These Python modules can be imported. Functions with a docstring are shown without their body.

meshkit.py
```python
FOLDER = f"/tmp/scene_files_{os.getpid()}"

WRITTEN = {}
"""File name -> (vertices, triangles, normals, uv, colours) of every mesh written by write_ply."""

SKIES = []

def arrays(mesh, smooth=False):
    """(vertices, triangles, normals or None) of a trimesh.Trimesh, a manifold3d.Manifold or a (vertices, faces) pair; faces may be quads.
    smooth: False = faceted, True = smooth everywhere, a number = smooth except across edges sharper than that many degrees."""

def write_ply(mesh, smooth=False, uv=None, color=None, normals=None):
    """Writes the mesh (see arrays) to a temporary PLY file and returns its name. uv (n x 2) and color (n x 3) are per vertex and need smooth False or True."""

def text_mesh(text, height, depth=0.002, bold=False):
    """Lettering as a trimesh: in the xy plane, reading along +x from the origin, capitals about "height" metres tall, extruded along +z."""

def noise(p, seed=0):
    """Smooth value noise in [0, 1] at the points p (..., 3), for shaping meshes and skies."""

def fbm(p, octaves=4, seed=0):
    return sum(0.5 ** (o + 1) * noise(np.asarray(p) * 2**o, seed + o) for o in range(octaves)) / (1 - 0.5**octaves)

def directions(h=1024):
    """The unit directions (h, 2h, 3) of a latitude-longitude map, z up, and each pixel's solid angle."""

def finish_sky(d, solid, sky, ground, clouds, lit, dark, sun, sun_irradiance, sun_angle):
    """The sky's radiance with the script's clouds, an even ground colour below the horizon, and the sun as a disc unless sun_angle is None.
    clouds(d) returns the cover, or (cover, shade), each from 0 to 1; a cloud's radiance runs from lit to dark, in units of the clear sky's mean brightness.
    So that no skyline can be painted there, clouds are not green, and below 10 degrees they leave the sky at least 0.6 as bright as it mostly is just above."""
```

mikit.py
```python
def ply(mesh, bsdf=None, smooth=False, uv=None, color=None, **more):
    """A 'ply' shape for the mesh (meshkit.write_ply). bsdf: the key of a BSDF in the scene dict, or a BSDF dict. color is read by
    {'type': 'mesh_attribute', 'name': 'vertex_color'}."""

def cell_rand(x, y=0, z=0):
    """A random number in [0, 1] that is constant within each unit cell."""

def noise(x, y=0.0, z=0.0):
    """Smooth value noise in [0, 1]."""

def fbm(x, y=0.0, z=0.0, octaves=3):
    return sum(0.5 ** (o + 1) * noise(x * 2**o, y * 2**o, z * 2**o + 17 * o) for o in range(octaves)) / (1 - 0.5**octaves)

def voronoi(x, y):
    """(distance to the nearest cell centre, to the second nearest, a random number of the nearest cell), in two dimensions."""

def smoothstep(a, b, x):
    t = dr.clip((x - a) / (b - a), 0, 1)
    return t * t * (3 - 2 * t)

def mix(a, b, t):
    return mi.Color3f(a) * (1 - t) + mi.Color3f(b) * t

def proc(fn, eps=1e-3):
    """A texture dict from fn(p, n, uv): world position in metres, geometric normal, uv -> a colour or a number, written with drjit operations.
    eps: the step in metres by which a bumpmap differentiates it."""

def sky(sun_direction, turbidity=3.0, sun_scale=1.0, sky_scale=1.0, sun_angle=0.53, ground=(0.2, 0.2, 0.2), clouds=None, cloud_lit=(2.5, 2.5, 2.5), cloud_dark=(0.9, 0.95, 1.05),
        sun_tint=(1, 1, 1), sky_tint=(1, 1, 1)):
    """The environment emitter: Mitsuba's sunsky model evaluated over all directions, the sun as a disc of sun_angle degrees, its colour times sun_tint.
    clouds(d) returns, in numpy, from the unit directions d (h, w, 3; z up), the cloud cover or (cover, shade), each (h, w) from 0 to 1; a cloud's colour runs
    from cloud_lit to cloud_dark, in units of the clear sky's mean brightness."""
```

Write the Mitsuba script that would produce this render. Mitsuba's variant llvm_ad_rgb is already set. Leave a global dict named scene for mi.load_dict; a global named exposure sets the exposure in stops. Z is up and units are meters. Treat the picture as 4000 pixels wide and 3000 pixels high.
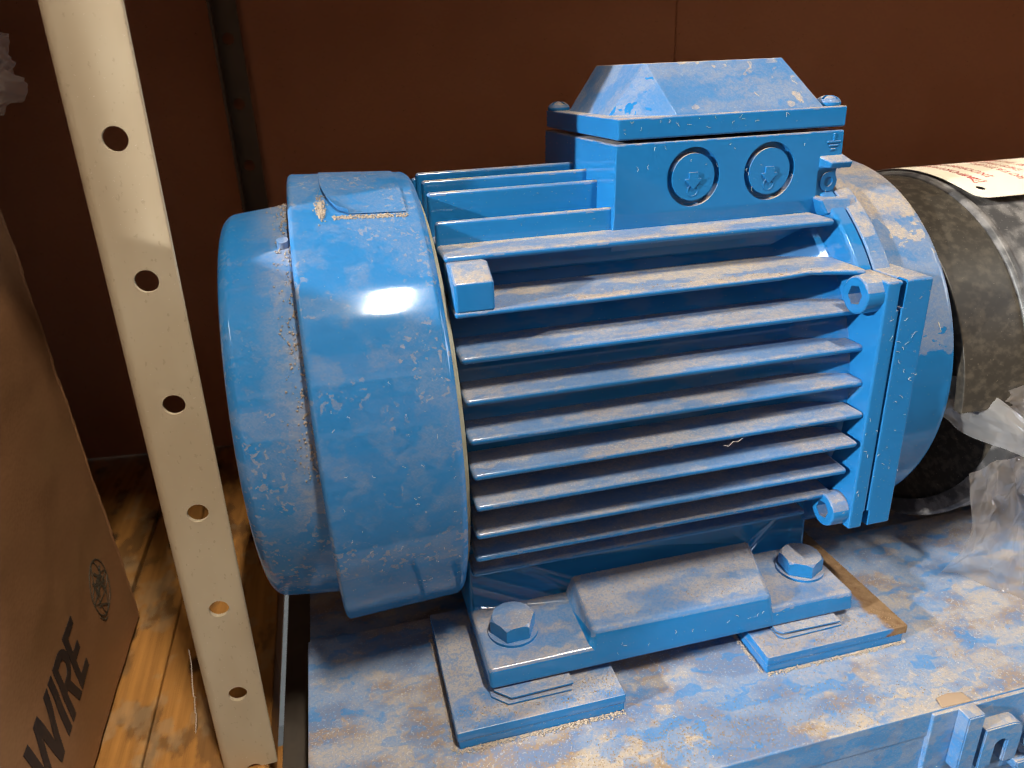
import math, random
import numpy as np, trimesh, manifold3d as m3, drjit as dr, mitsuba as mi
import mikit, meshkit
from mikit import proc, ply, noise, fbm, smoothstep, mix, voronoi, cell_rand
from shapely.geometry import Polygon, Point, LineString, box as sbox
from shapely import affinity
from shapely.ops import unary_union
T = mi.ScalarTransform4f
rng = np.random.default_rng(7)
MM = 0.001
# everything is modelled in millimetres: x along the motor shaft, y away from the camera, z up, origin on the shaft; ply() gets metres
scene, labels = {}, {}
exposure = 0.0

# ------------------------------------------------------------------ camera, lamps
EYE = np.array([-28.24, -342.87, 142.50])
FWD = np.array([0.21304986, 0.89604768, -0.3894975])
UP = np.array([0.13201723, 0.36859329, 0.9201687])
scene['camera'] = {'type': 'thinlens', 'fov': 69.42, 'fov_axis': 'x', 'near_clip': 0.01, 'far_clip': 60.0,
                   'aperture_radius': 0.0011, 'focus_distance': 0.315,
                   'to_world': T().look_at(origin=(EYE * MM).tolist(), target=((EYE + 1000 * FWD) * MM).tolist(), up=UP.tolist())}

def emitter(r, g, b): return {'type': 'area', 'radiance': {'type': 'rgb', 'value': [r, g, b]}}
WARM = np.array([1.0, 0.93, 0.78])
LAMP_MAIN, LAMP_SIDE, BULB, WINDOW = 620.0, 25.0, 11000.0, 9.0

# ------------------------------------------------------------------ materials
def rgb(*c): return {'type': 'rgb', 'value': list(c)}
def principled(color, rough, **k): return {'type': 'principled', 'base_color': color if isinstance(color, dict) else rgb(*color), 'roughness': rough, **k}
def two(b): return {'type': 'twosided', 'bsdf': b}
def bump(b, fn, eps=2e-4, scale=1.0): return {'type': 'bumpmap', 'arbitrary': proc(fn, eps), 'scale': scale, 'bsdf': b}

BLUE = (0.014, 0.155, 0.40)
DUST = (0.40, 0.31, 0.225)

def specks(P, s, density):
    return smoothstep(1 - density, 1 - density * 0.6, noise(P.x / s, P.y / s, P.z / s))

def grit(P):
    return 0.6 * noise(P.x / 0.55, P.y / 0.55, P.z / 0.55) + 0.4 * noise(P.x / 1.5 + 9, P.y / 1.5, P.z / 1.5)

def warp(P, s, a):
    # bends the lattice of the noise, so that patches get ragged outlines
    return mi.Point3f(P.x + a * (fbm(P.y / s, P.z / s, P.x / s + 3, 2) - 0.5), P.y + a * (fbm(P.z / s + 8, P.x / s, P.y / s, 2) - 0.5), P.z + a * (fbm(P.x / s + 5, P.y / s + 2, P.z / s, 2) - 0.5))

def dust_motor(p, n, uv):
    P = p * 1000
    Q = warp(P, 5.0, 7.0)
    patch = fbm(Q.x / 24 + 3, Q.y / 8, Q.z / 10, 5)
    g = grit(P)
    up = n.z + 0.45 * (fbm(Q.x / 6, Q.y / 6, Q.z / 6, 5) - 0.5)
    lies = dr.select(up > 0.74, dr.select(P.z < 50, 0.74, 0.98), dr.select(up > 0.25, 0.42, 0.0))
    film = lies * (0.42 + 0.58 * smoothstep(0.32, 0.62, patch)) * (0.62 + 0.32 * smoothstep(0.3, 0.66, g))
    loose = dr.select(up > -0.3, 1.0, 0.3) * specks(P + 40, 0.7, 0.07) * 0.5
    return dr.clip(dr.maximum(film, loose), 0, 0.95)

def dust_cover(p, n, uv):
    P = p * 1000
    a = dr.atan2(P.z, -P.y) * 100
    wx = 5 * (fbm(P.x / 4, a / 4, 1.0, 2) - 0.5)
    wa = 5 * (fbm(P.x / 4 + 7, a / 4 + 2, 6.0, 2) - 0.5)
    zone = fbm((P.x + wx) / 15 + 1, (a + wa) / 14 + 7, 2.0, 5)
    spot = fbm((P.x + wx * 0.4) / 1.6 + 5, (a + wa * 0.4) / 1.6, 0.0, 3)
    cloud = fbm((P.x + wx) / 9 + 2, (a + wa) / 7 + 3, 4.0, 6)
    g = 0.62 + 0.38 * smoothstep(0.3, 0.66, grit(P))
    upper = dr.select(n.z > -0.35, 1.0, 0.35)
    blot = smoothstep(0.60, 0.68, spot) * smoothstep(0.40, 0.60, zone) * 0.44 * upper
    veil = (0.04 + smoothstep(0.38, 0.70, cloud) * 0.15) * upper
    crown = dr.select(n.z + 0.3 * (cloud - 0.5) > 0.72, 1.0, 0.0) * smoothstep(0.30, 0.68, zone) * 0.20
    heel = dr.select((P.x < -43) & (a > -10 + 90 * (zone - 0.5)), 1.0, 0.0) * smoothstep(-6.0, 12.0, P.x + 60 - 22 * (cloud - 0.42)) * (0.22 + 0.34 * smoothstep(0.34, 0.66, cloud))
    film = dr.maximum(dr.maximum(blot, veil), dr.maximum(crown, heel)) * g
    return dr.clip(dr.maximum(film, specks(P + 40, 0.65, 0.06) * 0.5), 0, 0.92)

def dust_base(p, n, uv):
    P = p * 1000
    Q = warp(P, 6.0, 9.0)
    big = fbm(Q.x / 48 + 11.3, Q.y / 26 + 4.2, Q.z / 40, 3)
    mid = fbm(Q.x / 11 + 2, Q.y / 6, Q.z / 8, 5)
    g = grit(P)
    v = big * 0.55 + mid * 0.55
    clean = smoothstep(0.55, 0.62, fbm(Q.x / 16 + 31, Q.y / 5 + 5, Q.z / 9, 6))
    dirt = dr.exp(-dr.square((P.x - 80) / 75) - dr.square((P.y + 150) / 18)) + 0.45
    film = (0.48 + smoothstep(0.42, 0.62, v) * 0.12) * (1 - 0.5 * clean) + dr.clip(smoothstep(0.51, 0.64, v) * 0.5 * dirt, 0, 0.5)
    film = film * (0.72 + 0.28 * smoothstep(0.3, 0.6, g))
    side = 0.16 * smoothstep(0.46, 0.60, mid) + 0.30 * g
    return dr.clip(dr.maximum(dr.select(n.z > 0.5, film, side), specks(P + 40, 0.9, 0.10) * 0.5), 0, 0.95)

def dust_plate(p, n, uv):
    P = p * 1000
    mid = fbm(P.x / 13 + 2, P.y / 8, P.z / 3, 4)
    g = grit(P)
    lies = dr.select(n.z > 0.6, 0.25 + 0.5 * smoothstep(0.36, 0.56, mid), 0.10 * smoothstep(0.5, 0.6, mid))
    return dr.clip(dr.maximum(lies * (0.62 + 0.38 * smoothstep(0.35, 0.62, g)), specks(P + 40, 0.8, 0.12) * 0.6), 0, 0.95)

def dust_tint(p, n, uv):
    P = p * 1000
    low = dr.select(P.z < -108, 1.25, 0.35)
    return mix(mix((0.46, 0.365, 0.27), (0.33, 0.215, 0.115), dr.clip(smoothstep(0.42, 0.68, fbm(P.x / 17, P.y / 11, P.z / 11, 5)) * low, 0, 1)),
               (0.56, 0.50, 0.43), smoothstep(0.76, 0.84, noise(P.x / 0.6, P.y / 0.6, P.z / 0.6 + 30)) * 0.6)

def rust_tint(p, n, uv):
    P = p * 1000
    return mix((0.13, 0.062, 0.03), (0.30, 0.20, 0.115), fbm(P.x / 2.5, P.y / 2.5, P.z / 2.5, 4))

scene['mat_dust'] = {'type': 'diffuse', 'reflectance': proc(dust_tint)}
def paint(mask, rough=0.10, color=BLUE):
    return two({'type': 'blendbsdf', 'weight': proc(mask), 'a': principled(color, rough, specular=0.5), 'b': {'type': 'ref', 'id': 'mat_dust'}})
scene['mat_motor'] = paint(dust_motor)
def dust_clean(p, n, uv):
    P = p * 1000
    return dr.clip(specks(P + 40, 0.7, 0.07) * 0.45 + 0.10 * smoothstep(0.48, 0.6, fbm(P.x / 16, P.y / 7, P.z / 7, 4)), 0, 0.9)
scene['mat_clean'] = paint(dust_clean, 0.08)
scene['mat_cover'] = paint(dust_cover, 0.075, (0.015, 0.165, 0.42))
scene['mat_base'] = paint(dust_base, 0.38, (0.018, 0.185, 0.46))
scene['mat_plate'] = paint(dust_plate, 0.3)

def rusty_mask(p, n, uv):
    P = p * 1000
    return dr.clip(smoothstep(197.5, 201.5, P.x + 9 * (fbm(P.x / 5, P.y / 5, P.z / 5, 3) - 0.5) - dr.select(n.z > 0.5, 0.0, 1.0) * 0.5), 0, 1)
scene['mat_plate_rusty'] = two({'type': 'blendbsdf', 'weight': proc(rusty_mask),
    'a': {'type': 'blendbsdf', 'weight': proc(dust_plate), 'a': principled(BLUE, 0.3), 'b': {'type': 'ref', 'id': 'mat_dust'}},
    'b': {'type': 'diffuse', 'reflectance': proc(rust_tint)}})

def black_dusty(p, n, uv):
    P = p * 1000
    v = fbm(P.x / 3.2, P.y / 3.2, P.z / 3.2, 5)
    m = smoothstep(0.40, 0.80, v) * 0.22 + specks(P, 0.8, 0.10) * 0.35 + 0.10
    return mix((0.020, 0.017, 0.014), (0.18, 0.145, 0.105), dr.clip(m * dr.select(n.z > -0.2, 1.0, 0.25), 0, 1))
scene['mat_black'] = two(principled(proc(black_dusty), 0.36))
def black_worn(p, n, uv):
    P = p * 1000
    v = fbm(P.x / 7 + 4, P.y / 10, P.z / 10, 6)
    return mix((0.05, 0.047, 0.047), (0.24, 0.22, 0.21), dr.clip(smoothstep(0.38, 0.70, v) * 0.75 + specks(P, 0.9, 0.16) * 0.3, 0, 1))
scene['mat_black_worn'] = two(principled(proc(black_worn), 0.4))
scene['mat_void'] = two(principled((0.01, 0.01, 0.01), 0.6))

def cream(p, n, uv):
    P = p * 1000
    c = mix((0.44, 0.355, 0.245), (0.40, 0.31, 0.205), smoothstep(0.35, 0.7, fbm(P.x / 18, P.y / 18, P.z / 60, 3)))
    c = mix(c, (0.70, 0.63, 0.53), specks(P, 0.6, 0.035) * 0.5)
    return mix(c, (0.26, 0.19, 0.12), smoothstep(0.70, 0.76, fbm(P.x / 1.3, P.y / 1.3, P.z / 3.0, 3)) * 0.35)
scene['mat_cream'] = two(principled(proc(cream), 0.42))
def steel(p, n, uv):
    P = p * 1000
    return mix((0.055, 0.046, 0.04), (0.10, 0.075, 0.055), fbm(P.x / 8, P.y / 8, P.z / 20, 4))
scene['mat_steel_and_shade'] = two(principled(proc(steel), 0.5, metallic=0.3))  # steel of the rear post; also the shade tone on the base flange

def card(p, n, uv):
    P = p * 1000
    f = fbm(P.x / 1.6, P.y / 1.6, P.z / 1.2, 3)
    c = mix((0.43, 0.20, 0.12), (0.52, 0.25, 0.155), f)
    c = mix(c, (0.32, 0.13, 0.068), smoothstep(0.35, 0.75, fbm(P.x / 60, P.y / 60, P.z / 90, 3)) * 0.25)
    return mix(c, (0.12, 0.06, 0.03), specks(P, 1.4, 0.09) * 0.5)
scene['mat_card'] = two({'type': 'diffuse', 'reflectance': proc(card)})
def card_box(p, n, uv):
    P = p * 1000
    f = fbm(P.x / 1.3, P.y / 1.6, P.z / 1.2, 3)
    c = mix((0.20, 0.092, 0.04), (0.27, 0.13, 0.06), f)
    c = mix(c, (0.22, 0.12, 0.05), smoothstep(0.35, 0.75, fbm(P.x / 25, P.y / 50, P.z / 30, 4)) * 0.35)
    return c
scene['mat_card_box'] = two(principled(proc(card_box), 0.5, specular=0.3))

def wood(p, n, uv):
    P = p * 1000
    w = fbm(P.x / 40, P.y / 240, 0.3, 2) * 6
    ring = noise(P.x / 2.4 + w * 2.2, P.y / 300, 4.0)
    fine = fbm(P.x / 0.6, P.y / 16, P.z / 3, 4)
    smear = fbm(P.x / 9 + 3, P.y / 22, 9.0, 5)
    c = mix((0.44, 0.20, 0.05), (0.23, 0.095, 0.025), ring * 0.5 + 0.6 * (fine - 0.25))
    kd, k2, kr = voronoi(P.x / 60 + 3.3, P.y / 95 + 1.2)
    c = mix(c, (0.06, 0.03, 0.014), smoothstep(0.10, 0.045, kd + 0.06 * (fine - 0.5)) * 0.9)
    c = mix(c, (0.09, 0.047, 0.022), smoothstep(0.50, 0.68, smear) * 0.6)
    c = mix(c, (0.34, 0.25, 0.15), smoothstep(0.55, 0.70, fbm(P.x / 14, P.y / 20, 2.0, 5)) * 0.35)
    return mix(c, (0.05, 0.03, 0.018), specks(P, 1.3, 0.06) * 0.7)
scene['mat_wood'] = two(principled(proc(wood), 0.55, specular=0.25))

scene['mat_tag'] = two(principled((0.80, 0.70, 0.55), 0.4))
scene['mat_ink_red'] = two(principled((0.42, 0.035, 0.035), 0.5))
scene['mat_ink'] = two(principled((0.022, 0.015, 0.014), 0.55))
scene['mat_ink_grey'] = two(principled((0.055, 0.045, 0.03), 0.6))
scene['mat_yellow'] = two(principled((0.62, 0.36, 0.05), 0.5))
scene['mat_grain'] = two({'type': 'diffuse', 'reflectance': rgb(0.42, 0.34, 0.27)})
scene['mat_crumb'] = two({'type': 'diffuse', 'reflectance': rgb(0.34, 0.22, 0.12)})
scene['mat_fibre'] = two({'type': 'diffuse', 'reflectance': rgb(0.75, 0.66, 0.58)})
scene['mat_flake'] = two(principled((0.36, 0.25, 0.17), 0.45))
scene['mat_primer'] = two({'type': 'diffuse', 'reflectance': rgb(0.66, 0.60, 0.50)})
scene['mat_putty'] = two(principled((0.30, 0.29, 0.22), 0.6))
scene['mat_grey'] = two({'type': 'diffuse', 'reflectance': rgb(0.12, 0.125, 0.13)})
scene['mat_pale'] = two({'type': 'diffuse', 'reflectance': rgb(0.42, 0.44, 0.47)})
scene['mat_room'] = two({'type': 'diffuse', 'reflectance': rgb(0.19, 0.20, 0.21)})
def film_bsdf(w, tint):
    return {'type': 'blendbsdf', 'weight': w, 'a': {'type': 'thindielectric', 'int_ior': 1.62},
            'b': {'type': 'principledthin', 'base_color': rgb(*tint), 'roughness': 0.12, 'spec_trans': 0.0, 'diff_trans': 1.0, 'eta': 1.6}}
scene['mat_film'] = film_bsdf(0.27, (0.88, 0.85, 0.84))
scene['mat_bag'] = film_bsdf(0.22, (0.60, 0.50, 0.43))

# ------------------------------------------------------------------ helpers
used = {}
def key(name, parent=None):
    base = f'{parent}__{name}' if parent else name
    n = used.get(base, 0); used[base] = n + 1
    return base if n == 0 else f'{base}_{n:03d}'

def tm(mesh):
    if hasattr(mesh, 'to_mesh'):
        m = mesh.to_mesh(); return trimesh.Trimesh(m.vert_properties[:, :3], m.tri_verts, process=False)
    return mesh

def add(name, mesh, mat, parent=None, smooth=32, **lab):
    k = key(name, parent)
    t = tm(mesh).copy()
    t.vertices = t.vertices * MM
    scene[k] = ply(t, mat, smooth=smooth)
    if lab: labels[k] = lab
    return k

def thing(name, label, category, group=None, kind=None):
    k = key(name)
    labels[k] = {'label': label, 'category': category}
    if group: labels[k]['group'] = group
    return k

def ball(r, seg=12): return m3.Manifold.sphere(r, seg)
def rhull(pts, r, seg=12):
    rs = r if np.ndim(r) else [r] * len(pts)
    return m3.Manifold.batch_hull([ball(q, seg).translate(list(map(float, p))) for p, q in zip(pts, rs)])
def rbox(x0, x1, y0, y1, z0, z1, r=0.6, seg=12):
    return rhull([(x, y, z) for x in (x0 + r, x1 - r) for y in (y0 + r, y1 - r) for z in (z0 + r, z1 - r)], r, seg)
def cube(x0, x1, y0, y1, z0, z1): return m3.Manifold.cube([x1 - x0, y1 - y0, z1 - z0]).translate([x0, y0, z0])
def cyl(p0, p1, r0, r1=None, seg=48):
    p0, p1 = np.array(p0, float), np.array(p1, float); d = p1 - p0; L = np.linalg.norm(d)
    c = m3.Manifold.cylinder(L, r0, r0 if r1 is None else r1, seg)
    R = trimesh.geometry.align_vectors([0, 0, 1], d / L)[:3, :3]
    return c.transform(np.hstack([R, p0[:, None]]))
def lathe(profile, n=180, a0=0.0, a1=2 * math.pi, cy=0.0, cz=0.0):
    # about the x axis; the profile is (x, r)
    pr = np.array(profile, float); full = abs(a1 - a0 - 2 * math.pi) < 1e-6
    th = np.linspace(a0, a1, n + 1)[: n if full else n + 1]
    v = np.stack([np.broadcast_to(pr[:, 0], (len(th), len(pr))), cy + np.cos(th)[:, None] * pr[:, 1], cz + np.sin(th)[:, None] * pr[:, 1]], -1).reshape(-1, 3)
    f = []
    K, N = len(pr), len(th)
    for i in range(n):
        j = (i + 1) % N
        for k in range(K - 1):
            a, b, c, d = i * K + k, i * K + k + 1, j * K + k + 1, j * K + k
            f += [[a, c, b], [a, d, c]]
    return trimesh.Trimesh(v, f, process=False)
def rounded(profile, r, steps=5):
    # fillets the inner corners of an open (x, r) polyline
    P = [np.array(q, float) for q in profile]; out = [P[0]]
    for a, b, c in zip(P, P[1:], P[2:]):
        u, w = (a - b), (c - b); lu, lw = np.linalg.norm(u), np.linalg.norm(w)
        q = min(r, lu * 0.45, lw * 0.45)
        s, e = b + u / lu * q, b + w / lw * q
        for t in np.linspace(0, 1, steps + 1): out.append((1 - t) ** 2 * s + 2 * t * (1 - t) * b + t * t * e)
    return out + [P[-1]]
def extrude(poly, h):
    return trimesh.util.concatenate([trimesh.creation.extrude_polygon(g, h, engine='earcut') for g in getattr(poly, 'geoms', [poly])])
def mf(t):
    t = t.copy(); t.merge_vertices()
    return m3.Manifold(m3.Mesh(np.asarray(t.vertices, np.float32), np.asarray(t.faces, np.uint32)))
def place(t, X, Y, Z, O):
    # maps local axes onto the vectors X, Y, Z with the origin at O
    t = t.copy(); v = t.vertices
    t.vertices = v[:, :1] * np.array(X, float) + v[:, 1:2] * np.array(Y, float) + v[:, 2:3] * np.array(Z, float) + np.array(O, float)
    if np.linalg.det(np.array([X, Y, Z], float)) < 0: t.faces = t.faces[:, ::-1]
    return t
def tube(pts, r, seg=6):
    pts = np.asarray(pts, float); return trimesh.util.concatenate([tm(m3.Manifold.batch_hull([ball(r, seg).translate(list(a)), ball(r, seg).translate(list(b))])) for a, b in zip(pts, pts[1:])])
def cat(*m): return trimesh.util.concatenate([tm(q) for q in m])

# ------------------------------------------------------------------ room outside the frame (bounces the lamps' light)
def wall(name, x0, x1, y0, y1, z0, z1, mat='mat_room'):
    k = add(name, cube(x0, x1, y0, y1, z0, z1), mat, smooth=False); labels[k] = {'kind': 'structure'}
wall('warehouse_floor', -8000, 8000, -3600, 900, -1150, -1100, 'mat_grey')
wall('ceiling', -8000, 8000, -3600, 900, 2700, 2750)
wall('warehouse_wall', -8000, 8000, -3700, -3600, -1150, 2750)
wall('warehouse_wall', -8100, -8000, -3700, 900, -1150, 2750)
wall('warehouse_wall', -8000, 8000, 900, 1000, -1150, 2750)
wall('warehouse_wall', 8000, 8100, -3700, 900, -1150, 2750)

def fixture(x, y, z, sx, sy, L, label):
    k = thing('ceiling_lamp', label, 'lamp')
    add('housing', rbox(x - sx / 2 - 12, x + sx / 2 + 12, y - sy / 2 - 12, y + sy / 2 + 12, z + 1.5, z + 70, 6), 'mat_room', k)
    q = key('diffuser', k)
    scene[q] = {'type': 'rectangle', 'to_world': T().translate([x * MM, y * MM, z * MM]).rotate([1, 0, 0], 180).scale([sx / 2 * MM, sy / 2 * MM, 1]),
                'bsdf': {'type': 'diffuse', 'reflectance': rgb(0.6, 0.6, 0.6)}, 'emitter': emitter(*(L * WARM))}
fixture(400, -1240, 2570, 80, 620, LAMP_MAIN, 'lit ceiling lamp nearly overhead in front of the shelf')
fixture(-2300, -700, 2570, 145, 850, LAMP_SIDE, 'lit ceiling lamp up to the left of the shelf')
fixture(3700, -1240, 2570, 145, 850, LAMP_SIDE * 2, 'lit ceiling lamp up to the right of the shelf')
k = thing('hanging_lamp', 'bare lit bulb hanging low to the left of the shelf', 'lamp')
bp = (np.array([89, -10, 110]) + np.array([-1, -0.29, 0.29]) * 2200)
bk = key('bulb', k)
scene[bk] = {'type': 'sphere', 'center': (bp * MM).tolist(), 'radius': 0.03, 'bsdf': {'type': 'diffuse', 'reflectance': rgb(0.7, 0.7, 0.7)}, 'emitter': emitter(*(BULB * np.array([0.97, 1.0, 0.97])))}
add('cord', cyl(bp + [0, 0, 34], [bp[0], bp[1], 2700], 4, seg=12), 'mat_void', k)
k = thing('bright_window', 'tall daylit window far to the right', 'window')
wk = key('pane', k)
scene[wk] = {'type': 'rectangle', 'to_world': T().translate([5.4, -1.5, 1.9]).rotate([0, 1, 0], -90).scale([0.7, 1.0, 1]),
             'bsdf': {'type': 'diffuse', 'reflectance': rgb(0.3, 0.3, 0.3)}, 'emitter': emitter(WINDOW * 0.86, WINDOW * 0.95, WINDOW * 1.1)}

rk = thing('opposite_rack', 'pallet rack with cartons on the far side of the aisle', 'rack')
for z in (-1000, 150, 1300):
    add('beam', cube(-4000, 4000, -2560, -2500, z, z + 110), 'mat_cream', rk, smooth=False)
    x = -3900
    while x < 3800:
        w, h = rng.uniform(380, 800), rng.uniform(300, 850)
        add('carton', cube(x, x + w, -3300, -2620 + rng.uniform(-60, 60), z + 112, z + 112 + h), 'mat_card_box' if rng.random() < 0.7 else 'mat_pale', rk, smooth=False)
        x += w + rng.uniform(30, 260)

# ------------------------------------------------------------------ shelf: plank floor, board overhead, posts, cardboard
fk = key('shelf_floor'); labels[fk] = {'kind': 'structure'}
edges = [-420, -304, -190, -155, -91, -84, 16, 118, 222, 330, 440, 560]
for x0, x1 in zip(edges, edges[1:]):
    if x1 - x0 < 20: continue
    ga = 0.5 if x1 in (-155,) else 1.3; gb = 0.5 if x0 in (-155,) else 1.3
    add('plank', rbox(x0 + gb, x1 - ga, -68, 425, -194, -172 - rng.uniform(0, 0.5), 1.2), 'mat_wood', fk)
add('bearer', cube(-420, 560, -60, -20, -240, -194.5), 'mat_wood', fk, smooth=False)
add('bearer', cube(-420, 560, 280, 320, -240, -194.5), 'mat_wood', fk, smooth=False)
wall('shelf_board', -900, 900, -70, 420, 330, 348, 'mat_wood')

def post(name, plan, z0, z1, holes, lean, x0, y0, mat, label, mirror=False):
    body = mf(extrude(plan, z1 - z0)).translate([0, 0, z0])
    for z in holes: body -= cyl([holes_x, -20, z], [holes_x, 20, z], 4.25, seg=40)
    t = tm(body)
    t.vertices = t.vertices + np.stack([t.vertices[:, 2] * lean + x0, np.full(len(t.vertices), y0), 0 * t.vertices[:, 2]], 1)
    add(name, t, mat, **{'label': label, 'category': 'shelf post'}, smooth=40)
# front post: sheet-steel angle, face towards the camera, second leg going back from its left edge
outer = Polygon([(0, 0), (26, 0), (26, 2), (2, 2), (2, 27), (0, 27)])
outer = outer.buffer(-0.9).buffer(0.9).buffer(1.6, quad_segs=8).buffer(-1.6, quad_segs=8)
cut = sbox(0, 0, 4.6, 4.6).difference(Point(4.6, 4.6).buffer(4.6, quad_segs=12))
fill = sbox(1.8, 1.8, 4.6, 4.6).difference(Point(4.6, 4.6).buffer(2.6, quad_segs=12))
outer = outer.difference(cut).union(fill.buffer(0.01))
holes_x = 14.6
post('shelf_post', outer, -172, 329.5, [126.5 + 50.1 * i for i in range(-6, 7)], 0.0155, -111.5, -51, 'mat_cream', 'cream steel shelf post with a row of round holes, in front at left')
rear = Polygon([(0, 0), (18, 0), (18, 2), (2, 2), (0, 2)]).union(sbox(-0.5, -20, 1.5, 2))
holes_x = 8.5
post('shelf_post', rear, -172, 329.5, [173.5 + 46.2 * i - 60 * 0 for i in range(-7, 7)], 0.004, -91.5, 305, 'mat_steel_and_shade', 'dark steel shelf post with small holes against the rear cardboard')

def sheet(x0, y0, x1, y1, z0, z1, th, label):
    d = np.array([x1 - x0, y1 - y0]); L = np.linalg.norm(d); d /= L
    nx, nz = 60, 30
    g = np.stack(np.meshgrid(np.linspace(0, L, nx), np.linspace(z0, z1, nz), indexing='ij'), -1)
    off = 3.0 * (meshkit.fbm(np.stack([g[..., 0] / 130 + x0, g[..., 1] / 160, 0 * g[..., 0]], -1), 2) - 0.5)
    P = np.stack([x0 + d[0] * g[..., 0] - d[1] * off, y0 + d[1] * g[..., 0] + d[0] * off, g[..., 1]], -1)
    Q = P + np.array([-d[1], d[0], 0]) * th
    idx = np.arange(nx * nz).reshape(nx, nz)
    f = []
    for a, b, c, e in zip(idx[:-1, :-1].ravel(), idx[1:, :-1].ravel(), idx[1:, 1:].ravel(), idx[:-1, 1:].ravel()):
        f += [[a, b, c], [a, c, e], [a + nx * nz, c + nx * nz, b + nx * nz], [a + nx * nz, e + nx * nz, c + nx * nz]]
    rim = list(idx[:, 0]) + list(idx[-1, 1:]) + list(idx[::-1, -1][1:]) + list(idx[0, ::-1][1:])
    for a, b in zip(rim, rim[1:]): f += [[a, a + nx * nz, b + nx * nz], [a, b + nx * nz, b]]
    add('cardboard_sheet', trimesh.Trimesh(np.vstack([P.reshape(-1, 3), Q.reshape(-1, 3)]), f, process=False), 'mat_card', label=label, category='cardboard', smooth=40)
SEAM = 270.0
sheet(-640, 383, SEAM, 276, -171, 329, 4, 'large brown cardboard sheet standing at the back, left of the seam')
sheet(SEAM + 1.2, 277.5, 900, 250, -171, 329, 4, 'large brown cardboard sheet standing at the back, right of the seam')

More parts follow.
